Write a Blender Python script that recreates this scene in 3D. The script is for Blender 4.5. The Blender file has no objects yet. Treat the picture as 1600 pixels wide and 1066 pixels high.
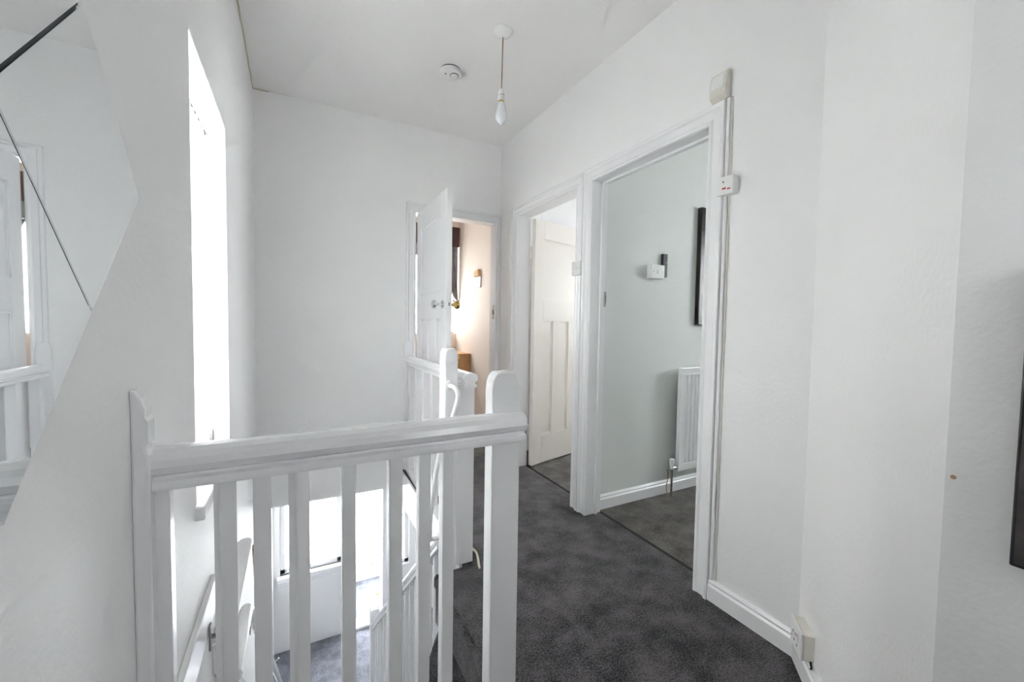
import bpy, math, random
from mathutils import Vector, Matrix

random.seed(4)
sc = bpy.context.scene
col = sc.collection

# ------------------------------------------------------------------ camera
YAW, PITCH, ROLL, CAM_H, F_PX = 0.4861, -0.044, 0.0157, 1.150, 640.3
fw = Vector((math.sin(YAW) * math.cos(PITCH), math.cos(YAW) * math.cos(PITCH), math.sin(PITCH)))
rt = Vector((math.cos(YAW), -math.sin(YAW), 0))
up = rt.cross(fw)
r2 = rt * math.cos(ROLL) + up * math.sin(ROLL)
u2 = -rt * math.sin(ROLL) + up * math.cos(ROLL)
cd = bpy.data.cameras.new('camera')
cd.sensor_width = 36
cd.lens = 36 * F_PX / 1600
cd.clip_start = 0.01
cam = bpy.data.objects.new('camera', cd)
col.objects.link(cam)
cam.matrix_world = Matrix(((r2.x, u2.x, -fw.x, 0), (r2.y, u2.y, -fw.y, 0), (r2.z, u2.z, -fw.z, CAM_H), (0, 0, 0, 1)))
sc.camera = cam

# ------------------------------------------------------------------ world, exposure
w = bpy.data.worlds.new('overcast_sky')
sc.world = w
w.use_nodes = True
bg = w.node_tree.nodes['Background']
bg.inputs[0].default_value = (0.96, 0.975, 1.0, 1)
bg.inputs[1].default_value = 6.0
vs = sc.view_settings
vs.view_transform = 'Standard'
vs.look = 'None'
vs.gamma = 1
vs.use_curve_mapping = False
vs.exposure = 1.83
sc.cycles.max_bounces = 14
sc.cycles.diffuse_bounces = 10
sc.cycles.transparent_max_bounces = 16
sc.cycles.caustics_reflective = False
sc.cycles.caustics_refractive = False


def portal(name, loc, rot, sx, sy):
    d = bpy.data.lights.new(name, 'AREA')
    d.shape = 'RECTANGLE'
    d.size, d.size_y = sx, sy
    d.cycles.is_portal = True
    o = bpy.data.objects.new(name, d)
    col.objects.link(o)
    o.location, o.rotation_euler = loc, rot
    return o


H = math.pi / 2
# daylight portals in the window openings (an area light shines along its -Z)
portal('daylight_landing_window', (-0.42, 1.63, 1.28), (0, -H, 0), 1.25, 0.64)
portal('daylight_bedroom_window', (4.28, 0.7, 1.6), (0, H, 0), 1.0, 1.0)
portal('daylight_bathroom_window', (4.28, 2.6, 1.575), (0, H, 0), 0.87, 0.8)
portal('daylight_front_window', (1.4, 5.22, 1.62), (-H, 0, 0), 0.9, 1.26)
portal('daylight_porch', (0.5, 6.2, -1.3), (-H, 0, 0), 2.0, 2.4)

portal('daylight_added_window', (0.81, -0.64, 1.375), (H, 0, 0), 0.3, 0.46)  # portal of the added window behind the camera

# ------------------------------------------------------------------ materials
MATS = {}


def mat(name, color, rough=0.6, metal=0.0, bump=0.0, scale=60.0, var=0.0, vscale=4.0, detail=4.0, coat=0.0, color2=None, bump_dist=0.002):
    m = bpy.data.materials.new(name)
    m.use_nodes = True
    nt = m.node_tree
    b = nt.nodes['Principled BSDF']
    b.inputs['Roughness'].default_value = rough
    b.inputs['Metallic'].default_value = metal
    if coat:
        b.inputs['Coat Weight'].default_value = coat
        b.inputs['Coat Roughness'].default_value = 0.15
    tc = nt.nodes.new('ShaderNodeTexCoord')
    if var or color2:
        n = nt.nodes.new('ShaderNodeTexNoise')
        n.inputs['Scale'].default_value = vscale
        n.inputs['Detail'].default_value = detail
        r = nt.nodes.new('ShaderNodeValToRGB')
        c2 = color2 or tuple(c * (1 - var) for c in color)
        r.color_ramp.elements[0].color = (*c2, 1)
        r.color_ramp.elements[1].color = (*color, 1)
        r.color_ramp.elements[0].position = 0.35
        r.color_ramp.elements[1].position = 0.65
        nt.links.new(tc.outputs['Object'], n.inputs['Vector'])
        nt.links.new(n.outputs['Fac'], r.inputs['Fac'])
        nt.links.new(r.outputs['Color'], b.inputs['Base Color'])
    else:
        b.inputs['Base Color'].default_value = (*color, 1)
    if bump:
        n2 = nt.nodes.new('ShaderNodeTexNoise')
        n2.inputs['Scale'].default_value = scale
        n2.inputs['Detail'].default_value = 3
        bp = nt.nodes.new('ShaderNodeBump')
        bp.inputs['Strength'].default_value = bump
        bp.inputs['Distance'].default_value = bump_dist
        nt.links.new(tc.outputs['Object'], n2.inputs['Vector'])
        nt.links.new(n2.outputs['Fac'], bp.inputs['Height'])
        nt.links.new(bp.outputs['Normal'], b.inputs['Normal'])
    MATS[name] = m
    return m


mat('wallpaper', (0.875, 0.873, 0.872), 0.55, bump=0.55, scale=70, var=0.02, vscale=3)
mat('ceiling_paint', (0.875, 0.868, 0.858), 0.8, bump=0.5, scale=45, var=0.02, vscale=2)
mat('gloss_white', (0.865, 0.865, 0.875), 0.26, bump=0.04, scale=90, coat=0.3)
mat('door_cream', (0.83, 0.79, 0.73), 0.35, bump=0.1, scale=60)
mat('wall_peach', (0.86, 0.76, 0.69), 0.7, bump=0.2, scale=60)
mat('wall_sage', (0.74, 0.76, 0.74), 0.6, bump=0.3, scale=60)
mat('wall_white_room', (0.86, 0.86, 0.86), 0.6)
mat('white_plastic', (0.82, 0.82, 0.81), 0.35)
mat('aged_plastic', (0.78, 0.75, 0.68), 0.45, var=0.10, vscale=30)
mat('cream_cord', (0.72, 0.66, 0.52), 0.5)
mat('brown_cord', (0.36, 0.22, 0.14), 0.6)
mat('tan_cord', (0.42, 0.27, 0.13), 0.7)
mat('black_plastic', (0.012, 0.012, 0.013), 0.4)
mat('dark_gap', (0.02, 0.018, 0.016), 0.9)
mat('chrome', (0.75, 0.75, 0.77), 0.15, metal=1)
mat('steel', (0.36, 0.35, 0.34), 0.35, metal=1)
mat('brass', (0.72, 0.50, 0.16), 0.25, metal=1)
mat('red_print', (0.45, 0.03, 0.03), 0.5)
mat('black_frame', (0.012, 0.010, 0.009), 0.3)
mat('gilt', (0.35, 0.32, 0.22), 0.35, metal=0.6)
mat('dark_canvas', (0.075, 0.066, 0.062), 0.6, color2=(0.03, 0.026, 0.026), vscale=18)
mat('picture_print', (0.45, 0.44, 0.42), 0.6, color2=(0.2, 0.2, 0.2), vscale=8)
mat('mirror', (0.86, 0.88, 0.89), 0.015, metal=1)
mat('dark_backing', (0.11, 0.118, 0.125), 0.6)
mat('pine', (0.62, 0.37, 0.17), 0.5, color2=(0.5, 0.28, 0.12), vscale=9)
mat('grey_fabric', (0.22, 0.21, 0.22), 0.9, color2=(0.36, 0.35, 0.37), vscale=14)
mat('brown_fabric', (0.12, 0.07, 0.06), 0.9)
mat('bulb_glass', (0.80, 0.82, 0.85), 0.08, coat=0.6)
mat('wall_peeling', (0.62, 0.55, 0.42), 0.8, bump=0.5, scale=90)
mat('navy_plastic', (0.02, 0.03, 0.06), 0.4)


def carpet(name, light, dark, scale=7.0):
    m = bpy.data.materials.new(name)
    m.use_nodes = True
    nt = m.node_tree
    N = nt.nodes.new
    L = nt.links.new
    b = nt.nodes['Principled BSDF']
    b.inputs['Roughness'].default_value = 1.0
    b.inputs['Specular IOR Level'].default_value = 0.1
    b.inputs['Sheen Weight'].default_value = 0.25
    b.inputs['Sheen Roughness'].default_value = 0.5
    tc = N('ShaderNodeTexCoord')
    big = N('ShaderNodeTexNoise')
    big.inputs['Scale'].default_value = scale
    big.inputs['Detail'].default_value = 5
    big.inputs['Roughness'].default_value = 0.65
    fine = N('ShaderNodeTexNoise')
    fine.inputs['Scale'].default_value = 150
    fine.inputs['Detail'].default_value = 2
    fine.inputs['Roughness'].default_value = 0.7
    mx = N('ShaderNodeMath')
    mx.operation = 'MULTIPLY_ADD'
    mx.inputs[1].default_value = 1.9
    add = N('ShaderNodeMath')
    add.operation = 'ADD'
    r = N('ShaderNodeValToRGB')
    r.color_ramp.elements[0].position = 0.0
    r.color_ramp.elements[1].position = 1.0
    r.color_ramp.elements[0].color = (*dark, 1)
    r.color_ramp.elements[1].color = (*light, 1)
    L(tc.outputs['Object'], big.inputs['Vector'])
    L(tc.outputs['Object'], fine.inputs['Vector'])
    L(fine.outputs['Fac'], mx.inputs[0])
    bm_ = N('ShaderNodeMath')
    bm_.operation = 'MULTIPLY_ADD'
    bm_.inputs[1].default_value = 1.6
    bm_.inputs[2].default_value = -0.30
    L(big.outputs['Fac'], bm_.inputs[0])
    L(bm_.outputs[0], mx.inputs[2])
    mr = N('ShaderNodeMapRange')
    mr.inputs['From Min'].default_value = 1.18
    mr.inputs['From Max'].default_value = 1.75
    L(mx.outputs[0], mr.inputs['Value'])
    L(mr.outputs[0], r.inputs['Fac'])
    L(r.outputs['Color'], b.inputs['Base Color'])
    bp = N('ShaderNodeBump')
    bp.inputs['Strength'].default_value = 0.5
    bp.inputs['Distance'].default_value = 0.004
    L(fine.outputs['Fac'], bp.inputs['Height'])
    L(bp.outputs['Normal'], b.inputs['Normal'])
    MATS[name] = m


carpet('carpet_charcoal', (0.108, 0.098, 0.103), (0.005, 0.0046, 0.0058))
carpet('carpet_brown', (0.15, 0.135, 0.118), (0.026, 0.023, 0.020))
carpet('carpet_blue_grey', (0.26, 0.27, 0.31), (0.10, 0.105, 0.13))


def mix_glass(name, kind):
    m = bpy.data.materials.new(name)
    m.use_nodes = True
    nt = m.node_tree
    N = nt.nodes.new
    L = nt.links.new
    nt.nodes.remove(nt.nodes['Principled BSDF'])
    out = nt.nodes['Material Output']
    tr = N('ShaderNodeBsdfTransparent')
    mx = N('ShaderNodeMixShader')
    if kind == 'clear':
        tr.inputs[0].default_value = (0.97, 0.98, 0.98, 1)
        g = N('ShaderNodeBsdfGlossy')
        g.inputs['Roughness'].default_value = 0.03
        mx.inputs[0].default_value = 0.06
        L(tr.outputs[0], mx.inputs[1])
        L(g.outputs[0], mx.inputs[2])
        L(mx.outputs[0], out.inputs[0])
    elif kind == 'frosted':
        tl = N('ShaderNodeBsdfTranslucent')
        tl.inputs[0].default_value = (0.95, 0.96, 0.96, 1)
        tr.inputs[0].default_value = (0.95, 0.96, 0.96, 1)
        tc = N('ShaderNodeTexCoord')
        v = N('ShaderNodeTexVoronoi')
        v.inputs['Scale'].default_value = 55
        rp = N('ShaderNodeValToRGB')
        rp.color_ramp.elements[0].color = (0.35, 0.35, 0.35, 1)
        rp.color_ramp.elements[1].color = (0.8, 0.8, 0.8, 1)
        rp.color_ramp.elements[1].position = 0.55
        L(tc.outputs['Object'], v.inputs['Vector'])
        L(v.outputs['Distance'], rp.inputs[0])
        L(rp.outputs[0], mx.inputs[0])
        L(tr.outputs[0], mx.inputs[1])
        L(tl.outputs[0], mx.inputs[2])
        L(mx.outputs[0], out.inputs[0])
    elif kind == 'obscure':
        tl = N('ShaderNodeBsdfTranslucent')
        tl.inputs[0].default_value = (0.95, 0.96, 0.96, 1)
        mx.inputs[0].default_value = 0.95
        L(tr.outputs[0], mx.inputs[1])
        L(tl.outputs[0], mx.inputs[2])
        L(mx.outputs[0], out.inputs[0])
    else:  # sheer fabric
        tl = N('ShaderNodeBsdfTranslucent')
        tl.inputs[0].default_value = (0.93, 0.92, 0.89, 1)
        df = N('ShaderNodeBsdfDiffuse')
        df.inputs[0].default_value = (0.9, 0.9, 0.88, 1)
        m2 = N('ShaderNodeMixShader')
        m2.inputs[0].default_value = 0.45
        L(tl.outputs[0], m2.inputs[1])
        L(df.outputs[0], m2.inputs[2])
        tr.inputs[0].default_value = (1, 1, 1, 1)
        mx.inputs[0].default_value = 0.62
        L(tr.outputs[0], mx.inputs[1])
        L(m2.outputs[0], mx.inputs[2])
        L(mx.outputs[0], out.inputs[0])
    MATS[name] = m


mix_glass('glass_clear', 'clear')
mix_glass('glass_frosted', 'frosted')
mix_glass('sheer', 'sheer')
mix_glass('glass_obscure', 'obscure')


# ------------------------------------------------------------------ mesh helpers
class MB:
    def __init__(self):
        self.v, self.f = [], []

    def add(self, vs_, fs_):
        n = len(self.v)
        self.v += [tuple(p) for p in vs_]
        self.f += [tuple(i + n for i in f) for f in fs_]
        return self

    def box(self, x0, x1, y0, y1, z0, z1):
        x0, x1 = min(x0, x1), max(x0, x1)
        y0, y1 = min(y0, y1), max(y0, y1)
        z0, z1 = min(z0, z1), max(z0, z1)
        return self.add([(x0, y0, z0), (x1, y0, z0), (x1, y1, z0), (x0, y1, z0), (x0, y0, z1), (x1, y0, z1), (x1, y1, z1), (x0, y1, z1)],
                        [(0, 3, 2, 1), (4, 5, 6, 7), (0, 1, 5, 4), (1, 2, 6, 5), (2, 3, 7, 6), (3, 0, 4, 7)])

    def rbox(self, c, s, ang):
        # box of size s centred at c (xy centre, z centre), turned about z
        m = MB().box(-s[0] / 2, s[0] / 2, -s[1] / 2, s[1] / 2, -s[2] / 2, s[2] / 2)
        R = Matrix.Translation(c) @ Matrix.Rotation(ang, 4, 'Z')
        return self.add([R @ Vector(p) for p in m.v], m.f)

    def prism(self, pts, fn, a, b):
        # pts: 2D outline, fn(u, v, t) -> 3D ; extruded from t=a to t=b
        n = len(pts)
        vs_ = [fn(p[0], p[1], a) for p in pts] + [fn(p[0], p[1], b) for p in pts]
        fs_ = [tuple(range(n))[::-1], tuple(range(n, 2 * n))] + [(i, (i + 1) % n, n + (i + 1) % n, n + i) for i in range(n)]
        return self.add(vs_, fs_)

    def lathe(self, prof, o, axis, seg=24):
        # prof: (radius, distance along axis)
        ax = Vector(axis).normalized()
        a = ax.orthogonal().normalized()
        b = ax.cross(a)
        o = Vector(o)
        vs_, fs_ = [], []
        for r, d in prof:
            for k in range(seg):
                t = 2 * math.pi * k / seg
                vs_.append(o + ax * d + (a * math.cos(t) + b * math.sin(t)) * r)
        for i in range(len(prof) - 1):
            for k in range(seg):
                fs_.append((i * seg + k, i * seg + (k + 1) % seg, (i + 1) * seg + (k + 1) % seg, (i + 1) * seg + k))
        fs_.append(tuple(range(seg))[::-1])
        fs_.append(tuple(range((len(prof) - 1) * seg, len(prof) * seg)))
        return self.add(vs_, fs_)

    def tube(self, pts, r, seg=10, smooth_n=0):
        P = [Vector(p) for p in pts]
        if smooth_n:
            Q = []
            ext = [P[0]] + P + [P[-1]]
            for i in range(1, len(ext) - 2):
                p0, p1, p2, p3 = ext[i - 1], ext[i], ext[i + 1], ext[i + 2]
                for k in range(smooth_n):
                    t = k / smooth_n
                    Q.append(0.5 * ((2 * p1) + (-p0 + p2) * t + (2 * p0 - 5 * p1 + 4 * p2 - p3) * t * t + (-p0 + 3 * p1 - 3 * p2 + p3) * t ** 3))
            Q.append(P[-1])
            P = Q
        vs_, fs_ = [], []
        prev = None
        for i, p in enumerate(P):
            t = (P[min(i + 1, len(P) - 1)] - P[max(i - 1, 0)]).normalized()
            a = t.orthogonal().normalized() if prev is None else (prev - t * prev.dot(t)).normalized()
            prev = a
            b = t.cross(a)
            for k in range(seg):
                s = 2 * math.pi * k / seg
                vs_.append(p + (a * math.cos(s) + b * math.sin(s)) * r)
        for i in range(len(P) - 1):
            for k in range(seg):
                fs_.append((i * seg + k, i * seg + (k + 1) % seg, (i + 1) * seg + (k + 1) % seg, (i + 1) * seg + k))
        fs_.append(tuple(range(seg))[::-1])
        fs_.append(tuple(range((len(P) - 1) * seg, len(P) * seg)))
        return self.add(vs_, fs_)

    def xf(self, M):
        self.v = [tuple(M @ Vector(p)) for p in self.v]
        return self

    def build(self, name, m, parent=None, bevel=0.0, smooth=False, seg=2):
        off = Vector((0, 0, 0))
        p = parent
        while p is not None:
            off += Vector(p.location)
            p = p.parent
        me = bpy.data.meshes.new(name)
        me.from_pydata([tuple(Vector(v) - off) for v in self.v], [], self.f)
        me.materials.append(MATS[m])
        import bmesh
        bm = bmesh.new()
        bm.from_mesh(me)
        bmesh.ops.recalc_face_normals(bm, faces=bm.faces)
        bm.to_mesh(me)
        bm.free()
        o = bpy.data.objects.new(name, me)
        col.objects.link(o)
        if parent is not None:
            o.parent = parent
        if smooth:
            me.shade_smooth()
            try:
                me.set_sharp_from_angle(angle=math.radians(40))
            except Exception:
                pass
        if bevel:
            md = o.modifiers.new('bevel', 'BEVEL')
            md.width = bevel
            md.segments = seg
            md.limit_method = 'ANGLE'
            md.angle_limit = math.radians(40)
        return o


def tag(o, label, cat=None, group=None, kind=None):
    o['label'] = label
    if cat:
        o['category'] = cat
    if group:
        o['group'] = group
    if kind:
        o['kind'] = kind
    return o


def thing(name, loc, label, cat, group=None, kind=None):
    o = bpy.data.objects.new(name, None)
    o.empty_display_size = 0.05
    col.objects.link(o)
    o.location = loc
    return tag(o, label, cat, group, kind)


def struct(name, mb, m, label, cat, bevel=0.0):
    return tag(mb.build(name, m, None, bevel), label, cat, None, 'structure')


B = lambda *a: MB().box(*a)

# ------------------------------------------------------------------ dimensions
XL, XR, YF, ZC = -0.234, 1.541, 3.163, 2.627
XR2 = 1.645          # room side of the door wall
ZD = 1.98            # door head
ZG = -2.55           # ground floor
YB = -0.55           # wall behind the camera
YFR = 5.06           # front wall of the house
KX, KY = 1.535, 0.745     # kink of the right wall
CX, CY = 1.048, 0.281     # inner corner of the right wall

# ------------------------------------------------------------------ structure: floors and ceiling
fl = MB()
fl.prism([(XL, YB), (CX, YB), (CX, CY), (KX, KY), (XR2 - 0.005, KY), (XR2 - 0.005, YF + 0.05), (0.72, YF + 0.05), (0.72, 1.76), (0.56, 1.76), (0.56, 0.93), (XL, 0.93)],
         lambda u, v, t: (u, v, t), -0.10, 0.0)
struct('floor', fl, 'carpet_charcoal', 'dark charcoal carpet of the landing', 'floor')
struct('floor_room_1', B(XR2 + 0.005, 4.3, -0.9, 1.96, -0.1, 0), 'carpet_brown', 'brown-grey carpet in the room behind the wide doorway', 'floor')
struct('floor_room_2', B(XR2 + 0.005, 4.3, 2.03, 3.16, -0.1, 0), 'carpet_brown', 'brown-grey carpet behind the cream panelled door', 'floor')
struct('floor_room_3', B(XL, 1.85, YF + 0.05, YFR, -0.13, 0), 'carpet_brown', 'carpet of the peach bedroom past the far doorway', 'floor')
struct('floor_ground', B(XL, 1.85, 0.85, 6.1, ZG - 0.1, ZG), 'carpet_blue_grey', 'blue-grey hall carpet at the bottom of the stairs', 'floor')
struct('trim_1', MB().box(0.725, XR, 1.76, YF, -0.24, -0.1).box(0.565, 0.72, 0.93, 1.76, -0.2, -0.1).box(0.704, 0.7195, 1.85, YF, -0.24, 0.0).box(XL, XR, 0.6, 0.925, -0.2, -0.1),
       'gloss_white', 'white painted fascia under the edge of the landing floor', 'trim')
struct('ceiling', B(-0.6, 4.4, -1.5, 5.3, ZC, ZC + 0.12), 'ceiling_paint', 'off-white textured ceiling above the landing', 'ceiling')

# walls ------------------------------------------------------------
WY0, WY1, WZ0, WZ1 = 1.326, 1.945, 0.655, 1.885   # landing window opening
wl = MB()
wl.box(XL - 0.26, XL, YB - 0.1, WY0, ZG, ZC)
wl.box(XL - 0.26, XL, WY1, 6.1, ZG, ZC)
wl.box(XL - 0.26, XL, WY0, WY1, ZG, WZ0)
wl.box(XL - 0.26, XL, WY0, WY1, WZ1, ZC)
struct('wall_left', wl, 'wallpaper', 'white textured wallpaper wall with the mirror and tall window', 'wall')

wf = MB()
wf.box(XL, 0.80, YF, YF + 0.1, -0.13, ZC)
wf.box(1.52, 1.95, YF, YF + 0.1, -0.13, ZC)
wf.box(0.80, 1.52, YF, YF + 0.1, 2.0, ZC)
wf.box(0.80, 1.52, YF, YF + 0.1, -0.13, -0.005)
struct('wall_far', wf, 'wallpaper', 'white textured wall at the far end of the landing', 'wall')

wr = MB()
wr.box(XR, XR2, 1.94, 2.05, 0, ZC)
wr.box(XR, XR2, 2.85, YF, 0, ZC)
wr.box(XR, XR2, KY, 1.146, 0, ZC)
wr.box(XR, XR2, 1.146, 1.94, 2.0, ZC)
wr.box(XR, XR2, 2.05, 2.85, 2.0, ZC)
struct('wall_right', wr, 'wallpaper', 'white textured wall with the two side doorways', 'wall')
dg = MB().prism([(KX, KY), (CX, CY), (CX + 0.2, CY - 0.05), (XR2, KY - 0.05), (XR2, KY), (XR, KY + 0.004)], lambda u, v, t: (u, v, t), 0, ZC)
struct('wall_angled', dg, 'wallpaper', 'angled white wall panel between the doorway wall and the nearest corner', 'wall')
struct('wall_near_right', B(CX, CX + 0.1, YB, CY, 0, ZC), 'wallpaper', 'white wall at the right edge carrying the dark picture', 'wall')
struct('wall_back', MB().box(XL, 0.66, YB - 0.1, YB, 0, ZC).box(0.96, CX + 0.1, YB - 0.1, YB, 0, ZC).box(0.66, 0.96, YB - 0.1, YB, 0, 1.15).box(0.66, 0.96, YB - 0.1, YB, 1.6, ZC), 'wallpaper', 'white wall with added window opening behind the viewpoint', 'wall')  # opening made for the added window

# room shells
struct('wall_room_1', B(XR2, 4.3, 1.96, 2.03, 0, ZC), 'wall_sage', 'pale grey-green wall with radiator seen through the wide doorway', 'wall')
struct('wall_room_1_near', B(XR2, 4.3, -1.0, -0.9, 0, ZC), 'wall_sage', 'near side wall of the grey-green room, out of sight', 'wall')
struct('wall_room_1_inner', B(XR2, XR2 + 0.02, -0.9, 1.13, 0, ZC), 'wall_sage', 'doorway side wall of the grey-green room, out of sight', 'wall')
struct('wall_room_1_window', MB().box(4.2, 4.3, -0.9, 0.35, 0, ZC).box(4.2, 4.3, 1.1, 1.96, 0, ZC).box(4.2, 4.3, 0.35, 1.1, 0, 1.1).box(4.2, 4.3, 0.35, 1.1, 2.1, ZC), 'wall_sage', 'window wall of the grey-green room, out of sight', 'wall')
struct('wall_room_2', MB().box(XR2, 4.3, 2.031, 2.036, 0, ZC).box(1.95, 4.3, 3.16, 3.26, 0, ZC)
       .box(4.2, 4.3, 2.03, 2.2, 0, ZC).box(4.2, 4.3, 3.0, 3.16, 0, ZC).box(4.2, 4.3, 2.2, 3.0, 0, 1.2).box(4.2, 4.3, 2.2, 3.0, 1.9, ZC),
       'wall_white_room', 'bright white wall of the small room behind the cream door', 'wall')
struct('wall_room_3', MB().box(1.85, 1.95, YF + 0.1, YFR + 0.2, -0.13, ZC).box(XL, 0.95, YFR, YFR + 0.2, -0.13, ZC)
       .box(1.84, 1.85, YFR, YFR + 0.2, -0.13, ZC).box(0.95, 1.84, YFR, YFR + 0.2, -0.13, 1.0).box(0.95, 1.84, YFR, YFR + 0.2, 2.25, ZC), 'wall_peach', 'peach painted bedroom wall seen through the far doorway', 'wall')
# ground floor hall
gf = MB()
gf.box(XL, -0.17, YFR, YFR + 0.14, ZG, -0.13)
gf.box(-0.17, 0.50, YFR, YFR + 0.14, ZG, -1.68)
gf.box(1.25, 1.85, YFR, YFR + 0.14, ZG, -0.13)
gf.box(0.96, 1.25, YFR, YFR + 0.14, ZG, -1.9)
gf.box(-0.17, 1.25, YFR, YFR + 0.14, -0.32, -0.13)
struct('wall_hall_front', gf, 'wall_white_room', 'white front wall of the hall at the foot of the stairs', 'wall')
struct('wall_hall_right', B(XR, XR2, 0.85, YFR, ZG, -0.2), 'wall_white_room', 'white right wall of the downstairs hall', 'wall')
struct('wall_hall_back', B(XL, XR, 0.75, 0.85, ZG, -0.2), 'wall_white_room', 'white wall under the landing at the head of the stairwell', 'wall')

# ------------------------------------------------------------------ window on the landing
win = thing('window_1', (XL - 0.1, 1.63, WZ0), 'tall white framed landing window beside the mirror', 'window', kind='structure')
f = MB()
gx0, gx1 = XL - 0.155, XL - 0.095
f.box(gx0, gx1, WY0, WY0 + 0.055, WZ0, WZ1).box(gx0, gx1, WY1 - 0.055, WY1, WZ0, WZ1)
f.box(gx0, gx1, WY0, WY1, WZ0, WZ0 + 0.06).box(gx0, gx1, WY0, WY1, WZ1 - 0.055, WZ1)
f.box(gx0, gx1, WY0, WY1, 1.42, 1.47)
f.build('window_frame', 'gloss_white', win, 0.004)
for z0, z1 in ((WZ0 + 0.06, 1.42), (1.47, WZ1 - 0.055)):
    B(XL - 0.128, XL - 0.122, WY0 + 0.05, WY1 - 0.05, z0 - 0.005, z1 + 0.005).build('pane', 'glass_frosted', win)
s = MB().box(XL - 0.095, XL + 0.022, 1.30, 1.97, WZ0 - 0.035, WZ0 + 0.004)
s.build('window_sill', 'gloss_white', win, 0.006)
rv = MB().box(XL - 0.095, XL - 0.001, WY1 - 0.004, WY1 + 0.002, WZ0, WZ1).box(XL - 0.095, XL - 0.001, WY0 - 0.002, WY0 + 0.004, WZ0, WZ1).box(XL - 0.095, XL - 0.001, WY0, WY1, WZ1 - 0.004, WZ1 + 0.002)
rv.build('reveal_lining', 'gloss_white', win)


def wavy(y0, y1, ztop, zbot, x, amp, waves, n=90, scallop=0.0, nz=1):
    m = MB()
    vs_, fs_ = [], []
    for i in range(n + 1):
        t = i / n
        y = y0 + (y1 - y0) * t
        xx = x + amp * math.sin(t * waves * 2 * math.pi)
        zb = zbot - scallop * abs(math.sin(t * waves * math.pi))
        vs_ += [(xx - 0.0008, y, ztop), (xx - 0.0008, y, zb), (xx + 0.0008, y, ztop), (xx + 0.0008, y, zb)]
    for i in range(n):
        a, b = 4 * i, 4 * (i + 1)
        fs_ += [(a, a + 1, b + 1, b), (a + 2, b + 2, b + 3, a + 3), (a + 1, a + 3, b + 3, b + 1), (a, b, b + 2, a + 2)]
    return m.add(vs_, fs_)


nc = thing('net_curtain', (XL - 0.07, 1.63, WZ0), 'white sheer net curtain with scalloped lace top hanging in the landing window', 'curtain')
wavy(WY0 + 0.012, WY1 - 0.03, WZ1 - 0.05, WZ0 + 0.03, XL - 0.075, 0.008, 9).build('sheer_panel', 'sheer', nc, smooth=True)
wavy(WY0 + 0.012, WY1 - 0.03, WZ1 - 0.045, WZ1 - 0.10, XL - 0.062, 0.004, 11, scallop=0.022).build('lace_valance', 'sheer', nc, smooth=True)
MB().tube([(XL - 0.066, WY0 + 0.006, WZ1 - 0.04), (XL - 0.066, WY1 - 0.006, WZ1 - 0.04)], 0.006).build('curtain_rail', 'steel', nc, smooth=True)
bc = thing('blind_cord', (XL - 0.05, WY1 - 0.05, WZ0 + 0.03), 'cream pull cord with grey weight at the far side of the landing window', 'cord')
MB().tube([(XL - 0.05, WY1 - 0.05, WZ1 - 0.05), (XL - 0.05, WY1 - 0.05, WZ0 + 0.075)], 0.0018, 6).build('cord', 'cream_cord', bc)
MB().lathe([(0.003, 0), (0.007, 0.004), (0.006, 0.035), (0.002, 0.045)], (XL - 0.05, WY1 - 0.05, WZ0 + 0.03), (0, 0, 1), 12).build('cord_weight', 'steel', bc, smooth=True)


def simple_window(name, label, axis, plane, a0, a1, z0, z1, glass='glass_clear', bars=(0.5,), d=0.05):
    # axis 'x': plane is x=plane and a runs along y ; axis 'y': plane is y=plane and a runs along x
    base = (plane, (a0 + a1) / 2, z0) if axis == 'x' else ((a0 + a1) / 2, plane, z0)
    wn = thing(name, base, label, 'window', kind='structure')

    def bb(m, p, q, zz0, zz1, dd=d):
        return m.box(plane - dd / 2, plane + dd / 2, p, q, zz0, zz1) if axis == 'x' else m.box(p, q, plane - dd / 2, plane + dd / 2, zz0, zz1)
    m = MB()
    t = 0.05
    bb(m, a0, a0 + t, z0, z1)
    bb(m, a1 - t, a1, z0, z1)
    bb(m, a0, a1, z0, z0 + t)
    bb(m, a0, a1, z1 - t, z1)
    edges = [a0 + t]
    for b in bars:
        c = a0 + (a1 - a0) * b
        bb(m, c - 0.02, c + 0.02, z0, z1)
        edges += [c - 0.02, c + 0.02]
    edges.append(a1 - t)
    m.build('window_frame', 'gloss_white', wn, 0.003)
    for i in range(0, len(edges), 2):
        bb(MB(), edges[i] - 0.004, edges[i + 1] + 0.004, z0 + t - 0.004, z1 - t + 0.004, 0.006).build('pane', glass, wn)
    return wn


simple_window('window_2', 'white framed bedroom window in the peach room', 'y', YFR + 0.1, 0.95, 1.84, 1.0, 2.25)
simple_window('window_3', 'window of the grey-green room out of sight right', 'x', 4.25, 0.35, 1.1, 1.1, 2.1, 'glass_obscure')
simple_window('window_4', 'window of the small white room', 'x', 4.25, 2.2, 3.0, 1.2, 1.9, 'glass_obscure', bars=())
simple_window('added_window', 'small frosted window added unseen behind the viewpoint to light the banister', 'y', YB - 0.06, 0.66, 0.96, 1.15, 1.6, 'glass_obscure', bars=())  # added out of view, brightens the banister from behind the camera
w6 = simple_window('window_5', 'frosted hall window downstairs with white sill, seen between the balusters', 'y', YFR + 0.06, -0.17, 0.46, -1.68, -0.32, 'glass_frosted', bars=(0.17,))
MB().box(-0.2, 0.47, YFR - 0.07, YFR + 0.03, -1.735, -1.68).box(-0.2, 0.47, YFR - 0.02, YFR, -1.80, -1.735).build('window_sill', 'gloss_white', w6, 0.006)
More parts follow.
